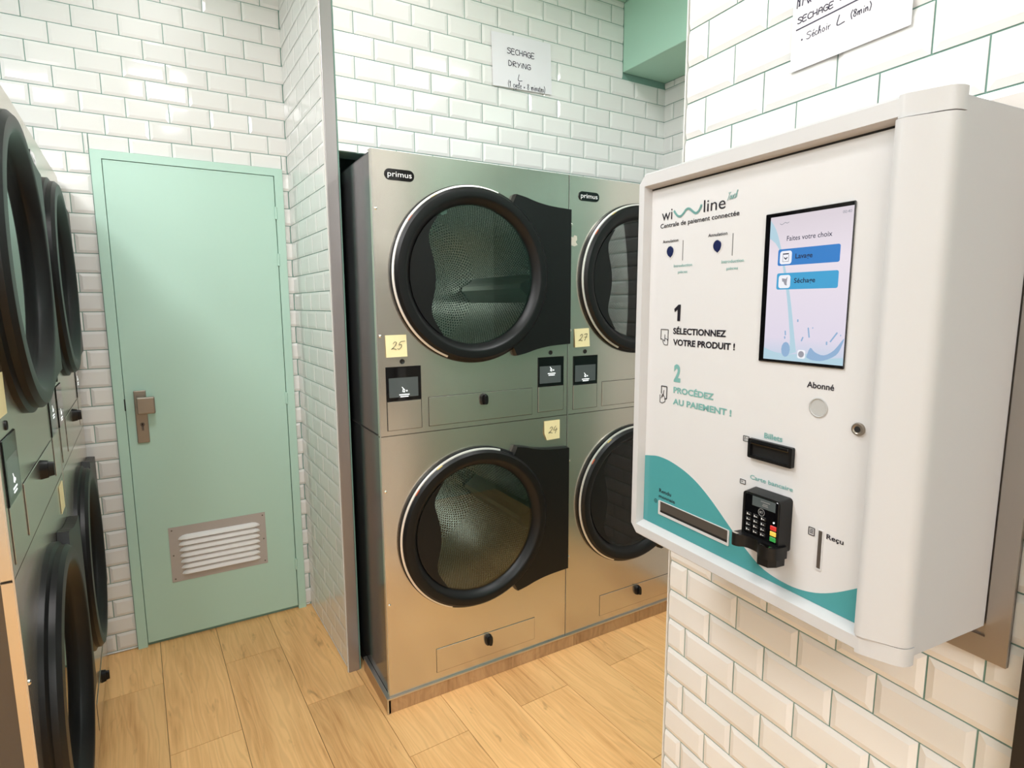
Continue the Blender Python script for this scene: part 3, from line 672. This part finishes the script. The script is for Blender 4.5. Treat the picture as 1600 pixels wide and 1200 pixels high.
# front frame: chamfered outer outline, sloped inner reveal
ch = .016
O = [(.120+ch, 1.034), (.612, 1.034), (.612, 1.763), (.120+ch, 1.763), (.120, 1.763-ch), (.120, 1.034+ch)]
I1 = [(.139, 1.056), (.612, 1.056), (.612, 1.738), (.139, 1.738), (.139, 1.735), (.139, 1.060)]; I2 = [(.1435, 1.0645), (.612, 1.0645), (.612, 1.7325), (.1435, 1.7325), (.1435, 1.7305), (.1435, 1.067)]
bm = B(); oc = .004
def inset_outline(P, d):
    cx, cz = .366, 1.3985; return [(x+(d if x < cx else 0), z+(d if z < cz else -d)) for x, z in P]
layers = [(O, -.200), (O, -.2265), (inset_outline(O, oc), -.2315), (I1, -.2315), (I2, PF), (I2, -.200)]
Vs = [[bm.verts.new((x, y, z)) for x, z in P] for P, y in layers]
for a, b in zip(Vs, Vs[1:]+Vs[:1]):
    for i in range(6): bm.faces.new((a[i], a[(i+1) % 6], b[(i+1) % 6], b[i]))
obj('front_frame', bm, k_white, K, smooth=True)
bm = B(); box(bm, .1425, .612, PF, -.204, 1.0635, 1.7335); pn = obj('front_panel', bm, k_panel, K)
bm = B(); box(bm, .1440, .6070, PF-.0012, PF+.0002, 1.7302, 1.7328); obj('panel_gap', bm, gapdark, K)
# right-hand column, set at a slight angle, with caps above and below
foot = [(.6065, -.205), (.6065, -.2315), (.6115, -.2345), (.618, -.2345), (.655, -.2150), (.6615, -.2090), (.6640, -.2), (.6640, -.192), (.62, -.192)]
bm = B(); prism(bm, foot, 1.0600, 1.7345, axis='z'); obj('side_cover', bm, k_white, K, smooth=True)
foot2 = [(.6085, -.205), (.6085, -.2312), (.6125, -.2316), (.617, -.2312), (.655, -.2150), (.6615, -.2090), (.6645, -.2), (.6645, -.192), (.62, -.192)]
bm = B(); prism(bm, foot2, 1.7358, 1.763, axis='z'); obj('end_cap', bm, k_white, K, smooth=True)
bm = B(); prism(bm, foot2, 1.0335, 1.0588, axis='z'); obj('end_cap', bm, k_white, K, smooth=True)
# teal wave printed along the bottom of the panel
cv = smooth_pts([(.1436, 1.2025), (.160, 1.2058), (.182, 1.2093), (.210, 1.2083), (.2366, 1.2033), (.2626, 1.1958), (.2878, 1.185), (.3123, 1.1705), (.3361, 1.1535), (.362, 1.1330), (.3850, 1.1150), (.4080, 1.0985), (.436, 1.0822), (.4642, 1.0752), (.4992, 1.0738), (.5353, 1.0815), (.5681, 1.0975), (.6062, 1.1235)], 4)
bm = B(); prism(bm, cv+[(.6062, 1.0650), (.1436, 1.0650)], PF-.0004, PF-.0001); obj('teal_wave', bm, k_teal, pn)
YT = PF-.0006
text(pn, 'wi', .1728, .2012, 1.6700, .0215, k_black, YT, .0); text(pn, 'line', .2795, .3285, 1.6715, .0215, k_black, YT, .0)
bm = B(); stroke(bm, smooth_pts([(.2059, 1.684), (.2136, 1.6754), (.2221, 1.6721), (.2301, 1.676), (.2369, 1.6822), (.2448, 1.6827), (.253, 1.6771), (.261, 1.6725), (.2676, 1.675), (.2721, 1.6806), (.2741, 1.685)], 3), .0040, YT); obj('logo_wave', bm, k_tealtext, pn)
hand(pn, 'Touch', .3305, .3520, 1.6835, .0115, .0007, k_tealtext, YT, 'lettering', slope=.08, slant=.3)
text(pn, 'Centrale de paiement connectée', .1696, .3586, 1.6562, .0083, k_black, YT, .014)
for u, ua, ub in ((.1985, .1777, .2196), (.3140, .2927, .3352)):
    text(pn, 'Annulation', ua, ub, 1.6275, .0058, k_black, YT, .01)
    bm = B(); P = [(u+.0098*math.cos(math.radians(t)), 1.6115+.0098*math.sin(math.radians(t))) for t in range(-30, 211, 15)]+[(u-.0058, 1.603), (u+.001, 1.5985), (u+.0068, 1.603)]
    prism(bm, P, PF-.0012, PF-.0002, inset=.0015); obj('cancel_button', bm, k_navy, pn)
    bm = B(); prism(bm, [(u+(x-u)*1.22, 1.6112+(z-1.6112)*1.18) for x, z in P], PF-.0005, PF-.0001); obj('button_surround', bm, k_white, pn)
    bm = B(); box(bm, u+.0325, u+.0339, PF-.0006, PF, 1.592, 1.6285); obj('coin_slit', bm, k_line, pn)
    text(pn, 'Introduction', u+.0112, u+.0582, 1.5805, .0055, k_tealtext, YT, .01); text(pn, 'pièces', u+.0228, u+.0468, 1.5690, .0050, k_tealtext, YT, .01)
_b1 = B(); prism(_b1, [(.2240, 1.4805), (.2312, 1.4805), (.2318, 1.5112), (.2262, 1.5112), (.2152, 1.5030), (.2168, 1.4972), (.2242, 1.5020)], YT-.0003, YT); obj('lettering', _b1, k_black, pn); text(pn, 'SÉLECTIONNEZ', .2139, .3424, 1.4563, .0112, k_black, YT, .034); text(pn, 'VOTRE PRODUIT !', .2147, .3625, 1.4350, .0112, k_black, YT, .034)
text(pn, '2', .2198, .2376, 1.3668, .0315, k_tealtext, YT, .045); text(pn, 'PROCÉDEZ', .2200, .3212, 1.3440, .0112, k_tealtext, YT, .034); text(pn, 'AU PAIEMENT !', .2196, .3620, 1.3215, .0112, k_tealtext, YT, .034)
def icon_hand(x0, x1, z0, z1):
    bm = B(); w = .0011
    stroke(bm, [(x0, z0+.002), (x0, z1), (x1, z1), (x1, z0)], w, YT); stroke(bm, [(x0, z0+.002), (x0+.004, z0+.003)], w, YT)
    m = (x0+x1)/2; stroke(bm, [(m+.001, z0+.012), (m+.001, z0-.001), (m-.004, z0+.002), (m-.004, z0-.003), (m, z0-.008), (x1-.001, z0-.008), (x1, z0-.002), (x1-.002, z0+.003), (m+.001, z0+.005)], w*.8, YT); return bm
obj('touch_pictogram', icon_hand(.1806, .2006, 1.4420, 1.4636), k_black, pn)
bm = B(); stroke(bm, [(.1869, 1.338), (.1869, 1.3528), (.2020, 1.3528), (.2022, 1.3290), (.196, 1.3280)], .0016, YT); stroke(bm, [(.183, 1.3350), (.1835, 1.3200), (.1900, 1.3190), (.1975, 1.3225), (.198, 1.330), (.191, 1.3370), (.1875, 1.332)], .0010, YT); stroke(bm, [(.194, 1.345), (.192, 1.334), (.186, 1.329)], .0010, YT); obj('card_pictogram', bm, k_black, pn)
# touch screen
bm = B(); rbox(bm, .4125, .5548, PF-.003, PF, 1.4213, 1.6490, .001, 1); ts = obj('touch_screen', bm, black_gloss, K)
YS = PF-.0032
bm = B(); box(bm, .4226, .5538, YS, YS+.0002, 1.4260, 1.6430); obj('screen_image', bm, scr_bg, ts)
def flat(P, m, y, nm): b = B(); prism(b, P, y-.0001, y); return obj(nm, b, m, ts)
flat(smooth_pts([(.4227, 1.6390), (.4338, 1.6230), (.4440, 1.5950), (.4560, 1.5560), (.4650, 1.5200), (.4735, 1.4750), (.4800, 1.4400)], 3)+[(.4690, 1.4365)]+smooth_pts([(.4685, 1.4600), (.4610, 1.5100), (.4530, 1.5500), (.4400, 1.5950), (.4227, 1.6120)], 3), scr_water, YS-.0002, 'water_jet')
flat([(.4227, 1.4261), (.5537, 1.4261), (.5537, 1.4370)]+smooth_pts([(.5300, 1.4340), (.5000, 1.4390), (.4700, 1.4360), (.4420, 1.4380), (.4227, 1.4440)], 3), scr_water, YS-.00025, 'water_pool')
flat(smooth_pts([(.4975, 1.4340), (.5030, 1.4480), (.5110, 1.4420), (.5250, 1.4385), (.5400, 1.4470), (.5530, 1.4640), (.5500, 1.4520), (.5430, 1.4400), (.5250, 1.4310), (.5080, 1.4300), (.4985, 1.4330)], 3), scr_water2, YS-.0004, 'water_splash')
flat([(.4620+.0075*math.cos(a*.5236)*1.0, 1.4430+.0115*math.sin(a*.5236)) for a in range(12)], scr_water2, YS-.0004, 'water_splash')
for x, z, a, l in ((.4600, 1.468, 1.7, .006), (.4595, 1.461, 1.7, .003), (.499, 1.470, 1.75, .014), (.505, 1.477, 0, .0005), (.5380, 1.4650, .95, .016), (.5480, 1.468, 0, .0005), (.528, 1.456, 1.6, .004), (.480, 1.487, 1.6, .003), (.489, 1.4600, 1.2, .006)):
    b = B(); stroke(b, [(x-math.cos(a)*l/2, z-math.sin(a)*l/2), (x+math.cos(a)*l/2, z+math.sin(a)*l/2)], .0022, YS-.0004, .0001); obj('water_drop', b, scr_water2, ts)
flat(rrect(.4826, .4956, 1.4310, 1.4440, .003), scr_white, YS-.0005, 'screen_icon'); flat([(.4890+.0048*math.cos(i*.5236), 1.4375+.0048*math.sin(i*.5236)) for i in range(12)], scr_grey, YS-.0007, 'screen_icon')
for z0, z1, mb, wd_, tu in ((1.5692, 1.5938, scr_btn1, 'Lavage', .4975), (1.5335, 1.5580, scr_btn2, 'Séchage', .5042)):
    flat(rrect(.4395, .5388, z0, z1, .003), mb, YS-.0005, 'screen_button'); flat(rrect(.4432, .4634, z0+.002, z1-.003, .004), scr_white, YS-.0008, 'screen_icon')
    text(ts, wd_, .4698, tu, (z0+z1)/2-.0030, .0072, scr_text, YS-.0010, .018)
    b = B(); m = (z0+z1)/2-.0005
    if wd_ == 'Lavage': box(b, .4482, .4585, YS-.0012, YS-.0010, m+.0045, m+.0062); stroke(b, [(.4485, m-.006), (.4585, m-.006)], .0005, YS-.0010, .0001); stroke(b, [(.4485, m-.006), (.4485, m+.004)], .0005, YS-.001, .0001); stroke(b, [(.4585, m-.006), (.4585, m+.004)], .0005, YS-.001, .0001); stroke(b, [(.4510, m), (.4535, m-.0025), (.4560, m)], .0016, YS-.0010, .0001)
    else: prism(b, [(.4490, m+.005), (.4560, m+.004), (.4585, m+.007), (.4575, m-.002), (.4580, m-.006), (.4545, m-.005), (.4520, m), (.4500, m)], YS-.0012, YS-.0010)
    obj('screen_icon', b, scr_text if wd_ == 'Lavage' else scr_grey, ts)
text(ts, 'Faites votre choix', .4531, .5253, 1.6055, .0074, scr_text, YS-.0005, .006); text(ts, '00:40', .5385, .5513, 1.6340, .0040, scr_grey, YS-.0005, .01)
b = B(); stroke(b, smooth_pts([(.4400, 1.6320), (.4430, 1.6304), (.4460, 1.6316), (.4490, 1.6330), (.4520, 1.6316), (.4554, 1.6330)], 3), .0009, YS-.0005, .0001); obj('screen_wave', b, scr_grey, ts)
# reader dish, lock
text(pn, 'Abonné', .4996, .5420, 1.3893, .0092, k_black, YT, .016)
bm = B(); lathe(bm, [(.0135, PF-.0002), (.0145, PF-.0012), (.0133, PF-.0016), (.0125, PF-.0003), (.0, PF-.0003), (.0, PF-.0002)], .5202, 1.3615, 32, closed=False); obj('badge_reader', bm, k_grey, K, smooth=True)  # grey colour stands in for the shading inside the recessed dish
bm = B(); lathe(bm, [(0, PF-.003), (.0050, PF-.003), (.0062, PF-.0040), (.0080, PF-.0040), (.0092, PF-.0015), (.0092, PF), (0, PF)], .5812, 1.3412, 24, closed=False); lk = obj('lock', bm, nickel, K, smooth=True)
bm = B(); disc(bm, .5812, 1.3412, .0042, PF-.0034, PF-.0028, 14); obj('keyhole', bm, gapdark, lk)
# note slot
text(pn, 'Billets', .4303, .4640, 1.2982, .0088, k_tealtext, YT, .024)
bm = B(); frame_ring(bm, rrect(.4045, .4868, 1.2615, 1.2935, .002, 2), rrect(.4095, .4820, 1.2655, 1.2850, .001, 2), PF-.007, PF); ns = obj('banknote_slot', bm, black_plastic, K)
bm = B(); box(bm, .4090, .4825, PF-.0015, PF-.0005, 1.2650, 1.2855); obj('slot_mouth', bm, rubber, ns)
bm = B(); rbox(bm, .4100, .4815, PF-.0085, PF-.002, 1.2850, 1.2920, .002); obj('slot_lip', bm, black_gloss, ns)
def sq_icon(x0, x1, z0, z1, marks):
    b = B(); stroke(b, [(x0, z0), (x1, z0), (x1, z1), (x0, z1), (x0, z0)], .0009, YT)
    for P in marks: stroke(b, P, .0009, YT)
    return obj('slot_pictogram', b, k_black, pn)
sq_icon(.3898, .4008, 1.2852, 1.2938, [[(.3930, 1.287), (.3930, 1.292)], [(.3960, 1.2895), (.3980, 1.2895)]])
sq_icon(.3876, .3985, 1.2115, 1.2185, [[(.3900, 1.2150), (.3930, 1.2155)]])
text(pn, 'Carte bancaire', .4074, .4877, 1.2243, .0072, k_tealtext, YT, .016)
# card reader
bm = B(); P = rrect(.4150, .4890, 1.1270, 1.2140, .006, 4); prism(bm, P, PF-.026, PF-.0002, inset=.003); cr_ = obj('card_reader', bm, black_plastic, K, smooth=True)
YC = PF-.0262
bm = B(); prism(bm, rrect(.4215, .4850, 1.1420, 1.2095, .004, 3), YC-.0008, YC, inset=.0008); obj('reader_face', bm, black_gloss, cr_)
bm = B(); box(bm, .4365, .4795, YC-.0012, YC-.0008, 1.1925, 1.2080); obj('reader_display', bm, screenlit, cr_)
bm = B()
for z, w in ((1.2035, .0085), (1.1995, .0045), (1.1970, .0055)): box(bm, .461-w, .461+w, YC-.0014, YC-.0012, z-.0007, z+.0007)
obj('display_text', bm, k_line, cr_)
bm = B(); lathe(bm, [(.0052, YC-.0010), (.0062, YC-.0010), (.0062, YC-.0013), (.0052, YC-.0013)], .4545, 1.1855, 16); stroke(bm, [(.4520, 1.1855), (.4535, 1.1855)], .004, YC-.0009); stroke(bm, [(.4555, 1.1832), (.4567, 1.1855), (.4555, 1.1878)], .0010, YC-.0009); obj('contactless_mark', bm, k_line, cr_)
for r in range(4):
    for c in range(3):
        x, z = .4310+c*.0138, 1.1760-r*.0086
        bm = B(); rbox(bm, x-.0052, x+.0052, YC-.0022, YC-.0007, z-.0031, z+.0031, .0006, 1); ky = obj('key', bm, black_plastic, cr_)
        bm = B(); stroke(bm, [(x-.002, z+.0013), (x-.002, z-.0013)], .0014, YC-.0022, .0001); stroke(bm, [(x, z-.0005), (x+.003, z-.0005)], .0007, YC-.0022, .0001); obj('key_digit', bm, logo_white, ky)
for i, mt in enumerate((red_k, yel_k, grn_k)):
    z = 1.1672-i*.0090; bm = B(); rbox(bm, .4725, .4835, YC-.0026, YC-.0007, z-.0037, z+.0037, .0008, 1); obj('key', bm, mt, cr_)
bm = B(); disc(bm, .4780, 1.1760, .0014, YC-.0014, YC-.0008, 8); obj('status_light', bm, iconwhite, cr_)
lip = [(.4110, PF-.010), (.4080, PF-.032), (.4110, PF-.041), (.4180, PF-.043), (.4245, PF-.040), (.4290, PF-.034), (.4370, PF-.031), (.4500, PF-.031), (.4570, PF-.034), (.4620, PF-.041), (.4740, PF-.044), (.4850, PF-.041), (.4910, PF-.032), (.4915, PF-.010)]
bm = B(); prism(bm, smooth_pts(lip, 2), 1.1200, 1.1395, axis='z'); obj('card_guide', bm, black_plastic, cr_, smooth=True)
bm = B(); prism(bm, [(.4590, PF-.012), (.4580, PF-.036), (.4650, PF-.044), (.4830, PF-.042), (.4890, PF-.030), (.4895, PF-.012)], 1.1080, 1.1205, axis='z'); obj('guide_foot', bm, black_plastic, cr_)
bm = B(); box(bm, .4650, .4830, PF-.0434, PF-.035, 1.1400, 1.1409); box(bm, .4110, .4215, PF-.0415, PF-.036, 1.1400, 1.1408); obj('guide_glint', bm, chrome, cr_)
# receipt slot, change tray
bm = B(); frame_ring(bm, rrect(.5325, .5422, 1.1185, 1.1812, .001, 2), rrect(.5342, .5405, 1.1210, 1.1795, .0008, 2), PF-.0012, PF); rs = obj('receipt_slot', bm, k_white, K)
bm = B(); box(bm, .5338, .5410, PF-.0004, PF-.0002, 1.1205, 1.1800); obj('slot_mouth', bm, slotmetal, rs)
text(pn, 'Reçu', .5468, .5727, 1.1712, .0075, k_black, YT, .018)
sq_icon(.5183, .5277, 1.1682, 1.1796, [[(.5205, 1.1715), (.5255, 1.1717)], [(.5205, 1.1740), (.5255, 1.1742)], [(.5205, 1.1765), (.5255, 1.1767)]])
bm = B(); frame_ring(bm, rrect(.1895, .3705, 1.0915, 1.1205, .002, 2), rrect(.1945, .3672, 1.0965, 1.1192, .001, 2), PF-.0020, PF); cs = obj('change_tray', bm, k_white, K)
bm = B(); box(bm, .1935, .3680, PF-.0008, PF-.0003, 1.1010, 1.1198); obj('tray_flap', bm, slotmetal, cs)
bm = B(); box(bm, .1935, .3680, PF-.0010, PF-.0003, 1.0960, 1.1008); obj('tray_gap', bm, rubber, cs)
text(pn, 'Rendu', .1893, .2235, 1.1370, .0080, k_black, YT, .02); text(pn, 'monnaie', .1890, .2346, 1.1258, .0072, k_black, YT, .02)
bm = B(); lathe(bm, [(.0034, YT), (.0042, YT), (.0042, YT-.0003), (.0034, YT-.0003)], .1802, 1.1162, 18); disc(bm, .1802, 1.1162, .0012, YT-.0003, YT, 8); obj('slot_pictogram', bm, k_black, pn)

# ------------------------------------------------------------------ recessed ceiling downlights
for x, y, wh in ((.02, 2.60, 'over the mint door'), (.83, 1.95, 'over the front of the right dryers'), (.12, .36, 'just in front of the payment terminal')):
    e = empty('ceiling_downlight', (x, y, CEIL)); bm = B()
    for r in range(1): pass
    V = []
    for i in range(32):
        a = 2*math.pi*i/32; V.append([bm.verts.new((rr*math.cos(a), rr*math.sin(a), zz)) for rr, zz in ((.088, 0), (.088, -.006), (.078, -.010), (.074, -.004), (.074, 0))])
    for i in range(32):
        A_, C_ = V[i], V[(i+1) % 32]
        for j in range(4): bm.faces.new((A_[j], A_[j+1], C_[j+1], C_[j]))
    obj('trim_ring', bm, whitetrim, e, smooth=True)
    bm = B(); bm.faces.new([bm.verts.new((.0735*math.cos(2*math.pi*i/32), .0735*math.sin(2*math.pi*i/32), -.0045)) for i in range(32)]); o = obj('lens', bm, lamp_m, e)
    if o.data.polygons[0].normal.z > 0: o.data.flip_normals()
    tag(e, 'round recessed ceiling downlight '+wh, 'lamp', 'ceiling downlights')

# unseen ceiling panels, most added to fill in light; two follow tile highlights
PANEL_AT = iter(('above the nearest left dryer', 'in the middle of the room behind the viewer', 'by the left wall behind the viewer', 'in the corridor before the mint door', 'in the alcove behind the payment wall', 'over the casings of the left dryer row'))
for x, y, hl in ((-.66, .95, .20), (-.10, -1.6, .40), (-.80, -1.5, .52), (.06, 1.25, .32), (1.50, .80, .40), (-.95, 1.40, .36)):
    e = empty('ceiling_fill_panel', (x, y, CEIL)); bm = B(); box(bm, -.16, .16, -hl-.01, hl+.01, -.012, -.001)
    obj('panel_frame', bm, whitetrim, e)
    bm = B(); bm.faces.new([bm.verts.new(p) for p in ((-.15, -hl, -.0125), (-.15, hl, -.0125), (.15, hl, -.0125), (.15, -hl, -.0125))]); o = obj('diffuser', bm, panel_m, e)
    if o.data.polygons[0].normal.z > 0: o.data.flip_normals()
    tag(e, 'unseen rectangular ceiling fill panel '+next(PANEL_AT), 'lamp', 'ceiling fill panels')
